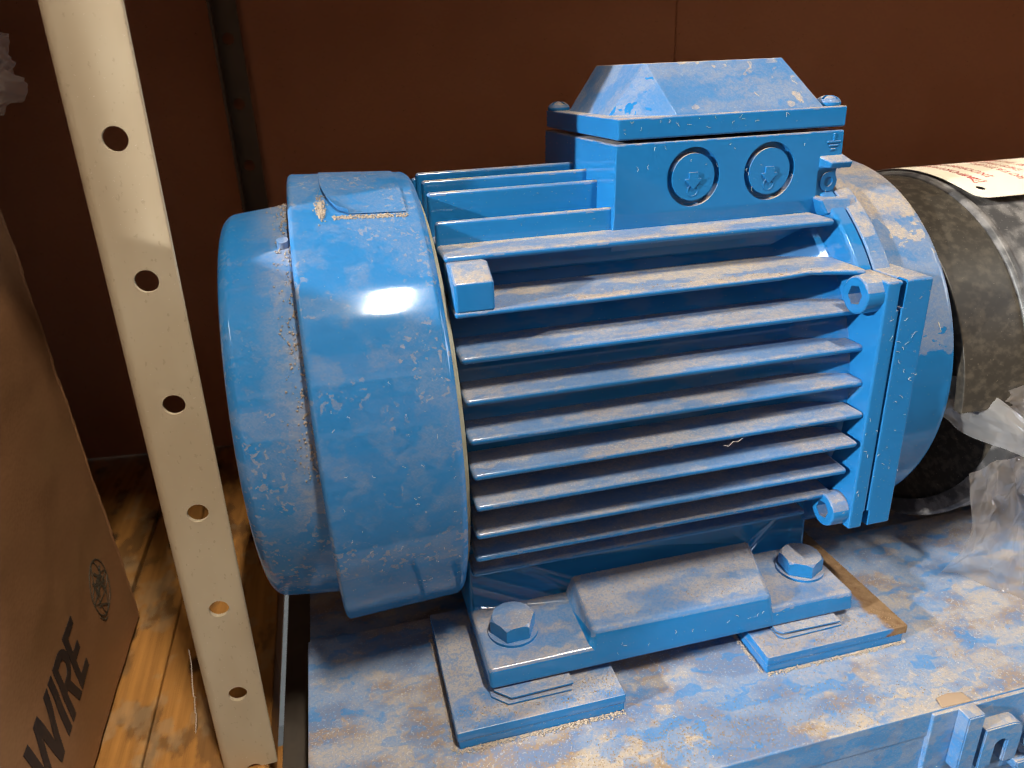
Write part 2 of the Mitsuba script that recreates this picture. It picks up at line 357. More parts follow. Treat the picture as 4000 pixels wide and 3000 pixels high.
# carton at the left
ck = thing('cardboard_box', 'worn brown cardboard carton printed WIRE, leaning at the left edge', 'box')
def face_x(y, z):
    z = np.asarray(z, float)
    return -177.8 - 0.035 * (z + 172) + 1.5 * np.sin((z + 172) / 90.0) * np.exp(-((y - 10) / 120) ** 2) + 2.2 * (meshkit.fbm(np.stack([np.asarray(y, float) / 45, z / 38, 0 * z], -1), 3) - 0.5)
yy, zz = np.meshgrid(np.linspace(-172, 85, 110), np.linspace(-169, 122, 90), indexing='ij')
edge_wear = 2.4 * (meshkit.fbm(np.stack([zz / 7, 0 * zz, 0 * zz + 5], -1), 3) - 0.5) * np.clip((yy - 70) / 15, 0, 1)
fx = face_x(yy, zz)
P = np.stack([fx, yy + edge_wear, zz], -1)
idx = np.arange(yy.size).reshape(yy.shape); q = []
for a, b, c, e in zip(idx[:-1, :-1].ravel(), idx[1:, :-1].ravel(), idx[1:, 1:].ravel(), idx[:-1, 1:].ravel()): q += [[a, b, c], [a, c, e]]
side = trimesh.Trimesh(P.reshape(-1, 3), q, process=False)
back = side.copy(); back.vertices = back.vertices - [4, 0, 0]; back.faces = back.faces[:, ::-1]
n0 = yy.size; rim = list(idx[:, 0]) + list(idx[-1, 1:]) + list(idx[::-1, -1][1:]) + list(idx[0, ::-1][1:])
rimf = []
for a, b in zip(rim, rim[1:]): rimf += [[a, a + n0, b + n0], [a, b + n0, b]]
add('side_panel', trimesh.Trimesh(np.vstack([side.vertices, back.vertices]), np.vstack([side.faces, back.faces + n0, rimf]), process=False), 'mat_card_box', ck, smooth=40)
add('rear_panel', rhull([(-186, 83, -168), (-430, 83, -168), (-193, 81, 120), (-430, 81, 120)], 2), 'mat_card_box', ck)
add('front_panel', rhull([(-186, -170, -168), (-430, -170, -168), (-193, -168, 120), (-430, -168, 120)], 2), 'mat_card_box', ck)
add('bottom_panel', rbox(-430, -184, -168, 82, -171.5, -167, 1), 'mat_card_box', ck)
add('top_flap', rbox(-430, -196, -168, 82, 118, 122, 1), 'mat_card_box', ck)
add('corner_strip', trimesh.util.concatenate([tm(rhull([(float(face_x(83, z0)) - 1, 85.0 + rng.uniform(-1, 1.4), z0), (float(face_x(83, z1)) - 1, 85.0 + rng.uniform(-1, 1.4), z1)], 1.5)) for z0, z1 in zip(np.linspace(-168, 118, 24), np.linspace(-168, 118, 24)[1:] + 2)]), 'mat_card_box', ck, label='frayed rear corner edge')
def on_face(t, lift=0.25):
    # local x -> along y, local y -> z, local z -> out of the face
    v = t.vertices.copy(); t = t.copy()
    t.vertices = np.stack([face_x(v[:, 0], v[:, 1]) + lift + v[:, 2], v[:, 0], v[:, 1]], 1)
    return t
def letter_poly(ch):
    W = 5.0
    def L(*pts): return LineString(pts).buffer(W / 2, cap_style=2, join_style=2)
    if ch == 'W': return unary_union([L((1.5, 34), (8, -1)), L((8, -1), (15, 34)), L((15, 34), (23.5, -1)), L((23.5, -1), (30, 34))]).intersection(sbox(-5, 0, 45, 33))
    if ch == 'I': return sbox(0, 0, W, 33)
    if ch == 'R': return unary_union([sbox(0, 0, W, 33), L((2.5, 30.5), (9, 30.5)), L((2.5, 16), (9, 16)), Point(9, 23.25).buffer(9.75).difference(Point(9, 23.25).buffer(4.75)).intersection(sbox(9, 10, 30, 40)), L((8, 17), (16, -2)).intersection(sbox(0, 0, 30, 33))])
    if ch == 'E': return unary_union([sbox(0, 0, W, 33), sbox(0, 28, 15, 33), sbox(0, 14.2, 13, 19.2), sbox(0, 0, 15, 5)])
for ch, y0, zb in (('W', -74.5, -142.8), ('I', -40.2, -138.0), ('R', -32.5, -137.0), ('E', -14.5, -134.0)):
    pl = letter_poly(ch)
    pl = affinity.affine_transform(pl, [1.0 if ch != 'R' else 0.95, -0.02, 0.14, 0.99, y0 + 0.5, zb])
    pl = pl.segmentize(3.0)
    t = extrude(pl, 0.2); t = t.subdivide_to_size(4.0) if hasattr(t, 'subdivide_to_size') else t
    add(f'printed_letter', on_face(t), 'mat_ink', ck, smooth=False)
gl = []
C0 = np.array([45.0, -115.5])
def ring(cx, cy, rx, ry, w, a0=0, a1=360, tilt=0):
    a = np.radians(np.linspace(a0, a1, 60)); p = np.stack([rx * np.cos(a), ry * np.sin(a)], 1)
    c, s = math.cos(tilt), math.sin(tilt); p = p @ np.array([[c, s], [-s, c]]) + [cx, cy]
    return LineString(p).buffer(w / 2)
gl = [ring(*C0, 14, 16.5, 0.7), ring(*C0, 6.5, 16.5, 0.6), ring(*C0, 14, 6, 0.5), LineString([(31, -117), (59, -114)]).buffer(0.35)]
gl += [LineString([(38, -108), (41, -118), (46, -110), (50, -121)]).buffer(0.9), LineString([(43, -105), (49, -112), (53, -107)]).buffer(0.8), LineString([(36, -122), (42, -125), (49, -130)]).buffer(0.5), LineString([(41, -111), (53, -117)]).buffer(0.9), LineString([(33, -127), (38, -133), (42, -134)]).buffer(0.5)]
t = extrude(unary_union(gl).segmentize(3.0), 0.2)
add('printed_emblem', on_face(t), 'mat_ink_grey', ck, smooth=False)

add('upper_blocker_carton', rbox(-436, -235, -93, 80, 122.5, 328, 2), 'mat_card_box', label='added plain carton blocking bulb light, stacked on the carton printed WIRE, out of frame', category='box')  # unseen, added to keep the bulb light off the back cardboard
add('side_blocker_carton', rbox(-950, -440, -93, 330, -171.5, 328, 2), 'mat_card_box', label='added plain carton blocking bulb light at the left end of the shelf, out of frame', category='box')  # added out of view; stops bulb light passing behind the printed carton
add('right_blocker_carton', rbox(720, 1000, -158, 240, -171.5, 328, 2), 'mat_card_box', label='added plain carton blocking window light at the right end of the shelf, out of frame', category='box')  # added occluder out of view; holds the window light off the back sheets

# pouch with yellow strap, standing on the carton
pk = thing('plastic_pouch', 'crumpled clear plastic pouch lying on top of the carton, cut by the left edge', 'plastic bag')
def blob(c, r, seed, sub=4, amp=0.35):
    s = trimesh.creation.icosphere(sub); v = s.vertices
    k = 1 + amp * (meshkit.fbm(v * 1.7 + seed, 3, seed) - 0.5) * 2 + 0.10 * (1 - 2 * np.abs(meshkit.fbm(v * 3.1 + seed, 2, seed + 3) - 0.5) * 4)
    s.vertices = v * k[:, None] * np.array(r) + np.array(c); return s
add('film', blob((-172, 36, 151), (25, 30, 21), 3), 'mat_bag', pk, smooth=True)
sk = thing('yellow_strap', 'yellow strap end inside the clear pouch at the left edge', 'strap')
add('band', rhull([(-168, 16, 152), (-158, 14, 146), (-153, 15, 139), (-166, 22, 156)], 2.2), 'mat_yellow', sk)
add('band', rhull([(-164, 12, 143), (-152, 13, 138), (-154, 13, 135)], 1.6), 'mat_yellow', sk)

# ------------------------------------------------------------------ pump base
bk = thing('pump_bedplate', 'long blue painted cast pump base, dusty on top, with raised letters on its front', 'machine base')
top = rbox(-65, 700, -158, -37, -128, -113.3, 0.9)
add('front_rail', top, 'mat_base', bk)
add('deck', cube(-64.4, 700, -37.2, 170, -126, -117.5), 'mat_base', bk, smooth=False)
add('front_face', cube(-63.5, 700, -157.2, -148, -168, -127), 'mat_base', bk, smooth=False)
add('end_wall', cube(-64.0, -56, -148, 168, -168, -126.5), 'mat_base', bk, smooth=False)
add('foot_flange', rbox(-85, 700, -159.5, 168, -172, -167, 0.8), 'mat_steel_and_shade', bk)  # dark material stands in for shade on this flange of the blue base
add('letter_panel', rbox(192, 700, -159.3, -150, -160, -114.6, 0.8), 'mat_base', bk)
def letterform(ch):
    if ch == 'I': return sbox(0, 0, 8.6, 31.5)
    if ch == 'n': return unary_union([sbox(0, 0, 7.2, 23), sbox(0, 16, 20, 23).intersection(unary_union([sbox(0, 16, 15, 23), Point(14, 16).buffer(7)])), sbox(13.3, 0, 20.6, 17), Point(10.5, 13.5).buffer(5.5).intersection(sbox(5, 13, 16, 20))]).difference(Point(10.2, 11.5).buffer(3.1).intersection(sbox(5, 11, 16, 20)))
    if ch == 'g': return unary_union([Point(10.5, 12).buffer(11).difference(Point(10.5, 12).buffer(4.2)), sbox(14.5, -6, 21.5, 23), Point(10.5, -4).buffer(11).difference(Point(10.5, -4).buffer(4.6)).intersection(sbox(-5, -20, 30, -3.5))])
for ch, x0, zb in (('I', 204.4, -145.9), ('n', 215.6, -147.4), ('g', 239.0, -147.6)):
    pl = letterform(ch).buffer(-0.7).buffer(1.4).buffer(-0.7)
    rings_ = [np.array(r.coords)[:-1] for g in getattr(pl, 'geoms', [pl]) for r in [g.exterior, *g.interiors]]
    body = m3.Manifold.extrude(m3.CrossSection(rings_, m3.FillRule.EvenOdd), 6.0)
    pl = pl.buffer(-0.55)
    rings_ = [np.array(r.coords)[:-1] for g in getattr(pl, 'geoms', [pl]) for r in [g.exterior, *g.interiors]]
    body = body + m3.Manifold.extrude(m3.CrossSection(rings_, m3.FillRule.EvenOdd), 6.5)
    t = place(tm(body), (1, 0, 0), (0, 0, 1), (0, -1, 0), (x0, -158.6, zb))
    add('raised_letter', t, 'mat_base', bk, smooth=25)
fk2 = add('paint_flake', rhull([(198, -153.6, -112.4), (197, -157.6, -112.9), (211, -158.2, -112.8), (210.5, -153.6, -112.9), (204, -152.6, -112.6)], 0.35, 8), 'mat_flake', bk, label='bare coppery chip on the top front edge')

# ------------------------------------------------------------------ mounting plates and shims
def plate(x0, x1, y0, y1, z0, z1, label, mat='mat_plate', r=0.5):
    add('mounting_plate', rbox(x0, x1, y0, y1, z0, z1, r), mat, label=label, category='plate')
plate(-4.2, 68.1, -120.8, -47, -113.3, -108.85, 'lower blue steel plate of the pair under the left motor foot')
plate(-4.75, 68.6, -121.2, -46.5, -108.7, -104.0, 'upper blue dusty steel plate of the pair under the left motor foot')
plate(137.4, 209.0, -119.5, -40, -113.3, -108.75, 'lower blue steel plate of the pair under the right motor foot')
plate(137.2, 210.6, -119.9, -39, -108.6, -104.0, 'upper blue steel plate under the right motor foot, rusty at its right end', 'mat_plate_rusty')
def shim(x0, x1, y, z, rot, label, ch=6):
    pl = Polygon([(x0 + ch, y), (x1, y), (x1, -60), (x0, -60), (x0, y + ch)]).buffer(0.3)
    pl = affinity.rotate(pl, rot, origin=((x0 + x1) / 2, -80))
    t = extrude(pl, 0.75); t.apply_translation([0, 0, z])
    add('shim', t, 'mat_plate', label=label, category='shim', smooth=False)
shim(14.2, 47.5, -111.2, -102.0, 1.2, 'upper thin shim sticking out under the left foot corner')
shim(13.0, 46.6, -112.6, -103.7, 0.4, 'lower thin shim sticking out under the left foot corner')
shim(149.0, 180.5, -110.6, -101.6, -1.0, 'upper thin shim sticking out under the right foot corner', 2)
shim(148.2, 180.0, -111.5, -103.6, 1.0, 'lower thin shim sticking out under the right foot corner', 2)

# ------------------------------------------------------------------ the motor
mk = thing('electric_motor', 'blue electric motor with cooling fins, terminal box and round fan cover, coated in dust', 'motor')
# stator housing: core, ramp out to the flange, flange with ears
core = lathe(rounded([(6, 60), (12.6, 79), (13.4, 80), (163, 79.8), (186.4, 87.4), (186.6, 99.2), (187.6, 99.9), (193.3, 99.9), (193.8, 99.4), (193.8, 60)], 0.9, 3), 220)
add('stator_housing', core, 'mat_clean', mk, smooth=28)
def ear(x0, x1, sy, z0, z1, r=0.9):
    a, b = sorted((sy * 40.0, sy * 100.2)); return rbox(x0, x1, a, b, z0, z1, r)
fl = []
for sy in (-1, 1):
    e = ear(185.9, 193.7, sy, -58.8, 58.8, 1.2)
    fl.append(e)
fl[0] = fl[0] - cube(192.0, 196, -101, -94, 46, 60) - cube(192.4, 196, -101, -92, -60, -50)
add('flange_ear', fl[0], 'mat_motor', mk, smooth=25); add('flange_ear', fl[1], 'mat_motor', mk, smooth=25)
for z in (52, -52.5): add('bearing_shell', cyl([170, -84, z * 0.9], [187, -89, z], 6.5, 9.5, 40), 'mat_motor', mk, smooth=30) if False else None
# cooling fins along the near side: (tip y, tip z, x end)
FINS = [(-66.0, 75.4, 184), (-81.9, 57.9, 187), (-87.9, 41.6, 187.4), (-91.6, 25.9, 187.4), (-94.8, 10.9, 187.4), (-98.5, -2.6, 186.2), (-100.2, -15.6, 184.0), (-96.3, -31.1, 184), (-90.5, -46.2, 183), (-79.5, -61.8, 178)]
def side_fin(y, z, x1, s=-1):
    ay = abs(y); t = 1.5
    ry = math.sqrt(max(78.0 ** 2 - z * z, 20)) if abs(z) < 78 else 20
    ry = min(ry, ay - 6)
    pts = [(13.2 + t, s * (ay - t), z + t), (x1 - t, s * (ay - t), z + t)]
    rad = [t, t]
    for x in (13.4 + 2.2, min(x1, 184) - 2.2): pts.append((x, s * (ry - 6), z + t + 0.2)); rad.append(2.2)
    return rhull(pts, rad, 14)
for i, (y, z, x1) in enumerate(FINS):
    if i == 1:
        # this one sweeps inwards, then out again into the top of the flange ear
        y0 = -81.9; t = 1.25
        a = rhull([(14.5, y0 + t, z + t), (150, -79.2, z + t), (15.6, -46, z + t), (150, -46, z + t)], [t, t, 2.1, 2.1], 14)
        b = rhull([(150, -79.2, z + t), (167, -76.5, z + t), (150, -46, z + t), (167, -46, z + t)], [t, t, 2.1, 2.1], 14)
        c = rhull([(167, -76.5, z + t), (186.5, -84, z + t), (167, -46, z + t), (186.5, -46, z + t)], [t, t, 2.1, 2.1], 14)
        d = rhull([(186.0, -83, z - 0.4), (187.5, -98, z - 0.4), (192.5, -99, z - 0.4), (192.5, -70, z - 0.4), (186, -70, z - 0.4)], 1.2, 14)
        add('cooling_fin', a + b + c + d, 'mat_motor', mk)
    else: add('cooling_fin', side_fin(y, z, x1), 'mat_motor', mk)
for (y, z, x1) in FINS[2::2]: add('cooling_fin', side_fin(y, z, x1, 1), 'mat_motor', mk)
# block bridging the two top side fins at their left end
add('fin_block', rhull([(13.6 + 1.2, -60, 74), (28.6 - 1.2, -60, 74), (14.8, -71.5, 75.6), (27.6, -71.5, 75.6), (14.8, -80.6, 70.5), (27.6, -80.6, 70.5), (14.8, -80.6, 61), (27.6, -80.6, 61), (14.8, -60, 61), (27.6, -60, 61)], 1.2, 14), 'mat_motor', mk)
# upright fins on top
for y, zt, x1 in ((5.0, 101.6, 92), (-14.0, 100.4, 92), (-28.0, 97.2, 92), (-45.4, 88.0, 186), (24, 97.2, 92), (43, 88, 186)):
    t = 1.5
    add('top_fin', rhull([(13.3 + t, y, zt - t), (x1 - t, y, zt - t), (13.3 + t, y * 1.0, 66), (x1 - t, y, 66)], [t, t, 2.0, 2.0], 14), 'mat_motor', mk)
# shield plate seen behind the cover gap
add('rear_bearing_shield', lathe([(2, 20), (2, 88), (9, 93), (12.2, 93), (12.9, 90), (12.9, 60)], 120), 'mat_putty', mk)

# fan cover
cov = lathe(rounded([(-42.5, 90), (-42.8, 103.4), (-41.6, 104.7), (7.6, 102.5), (9.7, 101.0), (9.7, 99.2), (8, 99.2), (-38, 100.6), (-38, 90)], 0.9, 4), 260)
ckf = add('fan_cover', cov, 'mat_cover', mk, smooth=35)
cap = lathe(rounded([(-40, 92.4), (-69, 89.2), (-72.3, 86.2), (-72.8, 80), (-72.8, 0.01)], 2.0, 6), 220)
add('cap', cap, 'mat_cover', ckf, smooth=35)
def curved_patch(x0, x1, a0, a1, R, th, curl):
    nx, na = 40, 40; u = np.linspace(0, 1, nx); w = np.linspace(0, 1, na)
    U, Wg = np.meshgrid(u, w, indexing='ij')
    # rounded near-left corner
    rc = 0.30
    X = x0 + (x1 - x0) * U; A = np.radians(a0 + (a1 - a0) * Wg)
    cornerd = np.clip(1 - np.hypot(U / 0.35, Wg / 0.55), 0, 1)
    sh = np.where((U < rc) & (Wg < rc), rc - np.sqrt(np.clip(rc * rc - (rc - np.minimum(Wg, rc)) ** 2, 0, None)), 0)
    X = np.maximum(X, x0 + (x1 - x0) * sh)
    Rr = R(X) + th + curl * cornerd ** 2
    P = np.stack([X, Rr * np.cos(A), Rr * np.sin(A)], -1); Q = np.stack([X, (Rr - 0.35) * np.cos(A), (Rr - 0.35) * np.sin(A)], -1)
    idx = np.arange(nx * na).reshape(nx, na); f = []
    for a, b, c, e in zip(idx[:-1, :-1].ravel(), idx[1:, :-1].ravel(), idx[1:, 1:].ravel(), idx[:-1, 1:].ravel()): f += [[a, b, c], [a, c, e], [a + nx * na, c + nx * na, b + nx * na], [a + nx * na, e + nx * na, c + nx * na]]
    rim = list(idx[:, 0]) + list(idx[-1, 1:]) + list(idx[::-1, -1][1:]) + list(idx[0, ::-1][1:])
    for a, b in zip(rim, rim[1:]): f += [[a, a + nx * na, b + nx * na], [a, b + nx * na, b]]
    return trimesh.Trimesh(np.vstack([P.reshape(-1, 3), Q.reshape(-1, 3)]), f, process=False)
Rcov = lambda x: 104.7 - (x + 41.6) * (2.2 / 49.2)
add('painted_sticker', curved_patch(-29.4, 2.6, 115.6, 62, Rcov, 0.55, 2.2), 'mat_cover', ckf, smooth=40, label='painted-over sticker with one curled corner')
a = math.radians(115.5)
sc = cyl([-46.2, 88 * math.cos(a), 88 * math.sin(a)], [-46.2, 94.6 * math.cos(a), 94.6 * math.sin(a)], 3.0, 2.2, 24)
add('screw', sc, 'mat_cover', ckf)

# end shield at the drive end
sh = lathe(rounded([(194.4, 60), (194.4, 99.5), (195, 100), (203, 99.9), (203.4, 96.2), (231.5, 94.9), (233.6, 94.3), (233.8, 92), (233.8, 30)], 0.7, 4), 240)
ek = add('end_shield', sh, 'mat_motor', mk, smooth=32)
es = ear(194.4, 207.8, -1, -58.6, 58.8, 1.0) - cube(190, 195.4, -101, -95, 47, 60) - cube(193, 196.2, -101, -92, -60, -50)
add('ear', es, 'mat_motor', ek, smooth=25); add('ear', ear(194.4, 207.8, 1, -58.6, 58.8, 1.0), 'mat_motor', ek, smooth=25)
add('paint_chip', trimesh.util.concatenate([tm(rhull([(225.2, -88.66 - 0.3, 33.6), (226.4, -89.8, 30.2), (226.6, -90.2, 29.0), (226.0, -88.4, 33.2)], 0.35, 8))]), 'mat_primer', ek, label='pale chip where the paint is knocked off')

# socket head bolts
def socket_bolt(x, y, z):
    b = rhull([(x + 0.8, y + 7.2 * math.cos(t), z + 7.2 * math.sin(t)) for t in np.linspace(0, 2 * math.pi, 36, endpoint=False)] + [(188.5, y + 7.2 * math.cos(t), z + 7.2 * math.sin(t)) for t in np.linspace(0, 2 * math.pi, 36, endpoint=False)], 0.8, 8)
    h = m3.Manifold.cylinder(9.3, 4.3, 4.1, 6).rotate([0, 90, 0]).rotate([20, 0, 0]).translate([x - 1, y, z])
    add('socket_bolt', b - h, 'mat_motor', mk, smooth=30)
socket_bolt(178.2, -91.5, 52.0); socket_bolt(177.6, -91.2, -51.2)

# feet
def foot(s):
    Y = lambda y: s * y
    pad = rhull([(x, Y(y), z) for x in (14.8, 188.2) for y in (103.4, 40) for z in (-98.5, -92.6)], 2.1, 16)
    pad = rhull([(15.0, Y(103.0), -92.7), (187.8, Y(103.4), -92.7), (14.4, Y(104.6), -99.0), (188.6, Y(105.0), -99.0), (15, Y(40), -92.7), (188, Y(40), -92.7), (14.4, Y(40), -99.0), (188.6, Y(40), -99.0)], [2.4, 2.4, 1.5, 1.5, 2.4, 2.4, 1.5, 1.5], 16)
    wallm = rhull([(14.4, Y(64.5), -93), (188.6, Y(64.5), -93), (14.4, Y(64.5), -56), (187, Y(64.5), -56), (14.4, Y(50), -93), (188.6, Y(50), -93), (14.4, Y(45), -56), (187, Y(45), -56)], 1.6, 12)
    blk = rhull([(62.2, Y(101.4), -84.9), (143.6, Y(102.6), -84.9), (59.6, Y(104.0), -97.6), (146.6, Y(104.4), -97.6), (66, Y(55), -84.9), (158, Y(55), -84.9), (60, Y(55), -97.6), (163, Y(55), -97.6)], [3, 3, 2.2, 2.2, 3, 3, 2.2, 2.2], 18)
    return pad + wallm + blk
add('foot', foot(-1), 'mat_motor', mk, smooth=30); add('foot', foot(1), 'mat_motor', mk, smooth=30)
# hexagon bolts through the near foot
def hex_bolt(x, y, turn):
    z0 = -90.3
    k = add('washer', cyl([x, y, z0], [x, y, z0 + 1.3], 11.4, seg=48), 'mat_motor', mk)
    h = m3.Manifold.cylinder(7.2, 10.4, 10.4, 6).rotate([0, 0, turn]).translate([x, y, z0 + 1.4])
    dome = m3.Manifold.sphere(23, 96).translate([x, y, z0 + 8.6 - 21.7])
    cone = m3.Manifold.cylinder(12, 10.9 + 6.2, 10.9 - 2.1 - 4.6, 48).translate([x, y, z0 + 1.2])
    add('hex_bolt', h ^ cone, 'mat_motor', mk, smooth=20)
hex_bolt(28.8, -84.2, 2); hex_bolt(176.0, -83.0, 27)

# terminal box
body = rhull([(x, y, 112.6) for x in (89.6, 194.3) for y in (-49.3, 49.3)] + [(x, y, 84.5) for x in (88.9, 194.9) for y in (-49.6, 49.6)] + [(x, y, 66) for x in (88.6, 195) for y in (-46, 46)], 0.7, 12)
for cx in (123.9, 159.8):
    body -= cyl([cx, -52, 98.3], [cx, -46.6, 98.3], 12.2, 12.2, 64) - cyl([cx, -53, 98.3], [cx, -46.0, 98.3], 9.5, 9.9, 64)
body = body - rhull([(184.5, -49.5, 96.4), (199, -49.5, 96.4), (184.5, -49.5, 86), (199, -49.5, 86), (184.5, -60, 96.4), (199, -60, 96.4), (184.5, -60, 86), (199, -60, 86)], 0.8) - cube(194.0, 200, -60, -30, 84, 97)
tk = add('terminal_box', body, 'mat_motor', mk, smooth=25)
for cx in (123.9, 159.8):
    disc = lathe(rounded([(-46.2, 10.2), (-46.9, 9.9), (-49.4, 9.4), (-49.8, 8.4), (-49.85, 0.01)], 0.7, 4), 64)
    v = disc.vertices.copy(); disc.vertices = np.stack([cx + v[:, 1], v[:, 0], 98.3 + v[:, 2]], 1)
    arrow = unary_union([sbox(-1.9, 0, 1.9, 3), Polygon([(-3.7, 0.4), (3.7, 0.4), (0, -3.6)])]).buffer(-0.15).buffer(0.3)
    circle = Point(0, -4.4).buffer(2.6).difference(Point(0, -4.4).buffer(2.1)).difference(arrow.buffer(0.1))
    em = cat(place(extrude(arrow, 1.5), (1, 0, 0), (0, 0, 1), (0, -1, 0), (cx - 0.2, -49.6, 97.2)), place(extrude(circle, 0.9), (1, 0, 0), (0, 0, 1), (0, -1, 0), (cx - 0.2, -49.6, 97.2)))
    add('gland_plug', cat(disc, em), 'mat_motor', tk, smooth=30)
# earth mark, lugs and boss
def bar(x0, x1, z0, z1, y=-50.6): return rbox(x0, x1, y, -49.6, z0, z1, 0.3, 8)
add('earth_symbol', cat(bar(189.5, 190.5, 108.9, 112.2), bar(186.8, 193.4, 108.1, 109.1), bar(187.9, 192.4, 106.6, 107.5), bar(188.8, 191.2, 105.0, 105.9)), 'mat_motor', tk)
add('earth_lug', rhull([(184.2, -49, 102.6), (195.2, -49, 102.6), (184.2, -49, 98.6), (196.2, -49, 98.2), (187.4, -54.4, 100.2), (196.4, -54.4, 100.2), (187.2, -53.8, 98.8), (196.6, -53.8, 98.6)], 0.8, 12), 'mat_motor', tk)
boss = cyl([190.3, -46, 91.6], [190.3, -49.4, 91.6], 4.6, 4.2, 40) - cyl([190.3, -60, 91.6], [190.3, -30, 91.6], 2.1, seg=32)
add('earth_boss', boss, 'mat_motor', tk); add('screw_hole', cyl([190.3, -46.6, 91.6], [190.3, -45, 91.6], 2.3, seg=24), 'mat_void', tk)
add('earth_lug', rhull([(183.6, -49, 85.0), (196.6, -49, 84.4), (183.2, -56.0, 84.6), (196.4, -56.2, 83.8), (185.4, -57.5, 79.6), (196.4, -57.6, 79.6), (187, -50, 77), (196.4, -50, 77)], 0.8, 12), 'mat_motor', tk)
# lid
rim = rhull([(x, y, z) for x in (90.6, 194.4) for y in (-48.8, 48.8) for z in (115.6, 122.3)], 0.9, 14)
B = 122.6
pyr = rhull([(96.5, 30, B), (96.5, -23, B), (116.5, -46.8, B), (184.0, -47.3, B), (187.6, -38, B), (187.6, 38, B), (184, 47.3, B), (104, 47.3, B), (110.2, -29.5, 142.4), (173.4, -29.5, 142.4), (110.2, 29.5, 142.4), (173.4, 29.5, 142.4)], 0.9, 16)
lk = add('lid', rim + pyr, 'mat_motor', tk, smooth=25)
def pan_screw(x, y):
    s = m3.Manifold.sphere(5.6, 40).scale([1, 1, 0.62]).translate([x, y, 124.0]) ^ cube(x - 9, x + 9, y - 9, y + 9, 123.2, 131)
    for tdeg in (25, 115): s -= m3.Manifold.cube([9, 1.3, 4], True).rotate([0, 0, tdeg]).translate([x, y, 127.4])
    add('lid_screw', s, 'mat_motor', tk, smooth=30)
pan_screw(190.4, -42.0); pan_screw(93.6, 40.5)

# ------------------------------------------------------------------ black pump body at the right
pk2 = thing('pump_housing', 'black dusty cylindrical pump housing behind the motor flange at right', 'pump')
PC = dict(cy=-5.0, cz=-12.0)
band = lathe(rounded([(237, 90), (237, 94.6), (269.0, 95.4), (270.2, 95.0), (270.2, 90)], 0.8, 4), 160, 0.0, math.pi * 0.985, **PC)
add('guard_band', band, 'mat_black', pk2, smooth=35)
prof = rounded([(269.6, 88), (269.6, 95.8), (271.0, 97.4), (273.5, 97.4), (275, 96.4), (716, 96.4), (716, 20)], 0.6, 4)
add('shell', lathe(prof, 130, -0.12, math.pi + 0.12, **PC), 'mat_black_worn', pk2, smooth=35)
add('lower_shell', lathe(prof, 110, math.pi + 0.12, 2 * math.pi - 0.12, **PC), 'mat_black_worn', pk2, smooth=35)
low = Point(0, 0).buffer(90, quad_segs=40)
add('inner_wall', place(extrude(low, 4), (0, 1, 0), (0, 0, 1), (1, 0, 0), (272, -5, -12)), 'mat_black', pk2, smooth=False)
add('shaft', cyl([230, 0, 0], [274, 0, 0], 19), 'mat_black', pk2)
add('pedestal', rbox(340, 540, -60, 70, -117, -80, 3), 'mat_base', pk2)

# warning tag bent over the housing
gk = thing('warning_tag', 'cream warning tag with red print and a corner hole, laid over the black housing', 'tag')
RT = 98.2
tagpoly = sbox(0, 0, 150, 150).buffer(-7).buffer(7, quad_segs=10).difference(Point(9.5, 9.5).buffer(2.2))
def wrap(t, x0, a0, lift=0.0):
    # local x -> along the shaft, local y -> round the housing from the near edge upwards, local z -> outwards
    v = t.vertices; a = math.radians(a0) - v[:, 1] / RT
    # the near-left corner stands off the housing a little
    off = 2.6 * np.clip(1 - v[:, 1] / 42, 0, 1) ** 2
    r = RT + lift + v[:, 2] + off
    t = t.copy(); t.vertices = np.stack([x0 + v[:, 0] + 0.18 * np.clip(v[:, 1], 0, 30) * 0, -5 + r * np.cos(a), -12 + r * np.sin(a)], 1); return t
n_ = 60
base = extrude(tagpoly.segmentize(3), 0.35)
# cut into strips so that the sheet can bend
strips = []
for i in range(75):
    g = tagpoly.intersection(sbox(-1, i * 2.0, 151, i * 2.0 + 2.0))
    if not g.is_empty: strips.append(extrude(g, 0.35))
TAGX, TAGA = 272.5, 117.0
add('sheet', wrap(trimesh.util.concatenate(strips), TAGX, TAGA), 'mat_tag', gk, smooth=False)
def tag_text(s, x, y, h):
    t = meshkit.text_mesh(s, h, 0.08, bold=False)
    v = t.vertices.copy()
    # reads away from the camera; the letters' tops point to -x
    u = t.copy(); u.vertices = np.stack([x - v[:, 1], y + v[:, 0], v[:, 2]], 1)
    return wrap(u, TAGX, TAGA, 0.4)
for s, x, y in (('IMPORTANT', 17.5, 18.5), ('INCORRECT', 28.0, 20.5), ('ROTATION', 43.0, 15.0), ('DESTROYS', 51.5, 26.0), ('THE PUMP', 61.5, 26.0)):
    add('printed_line', tag_text(s, x, y, 4.6), 'mat_ink_red', gk, smooth=False)
tri = Polygon([(9.5, 11), (17.5, 11.5), (13.6, 18)]).exterior.buffer(0.28)
tri = unary_union([tri, sbox(12, 13.2, 15, 13.6)])
add('printed_triangle', wrap(extrude(affinity.translate(tri, 1.5, 4.5), 0.08), TAGX, TAGA, 0.4), 'mat_ink_red', gk, smooth=False)

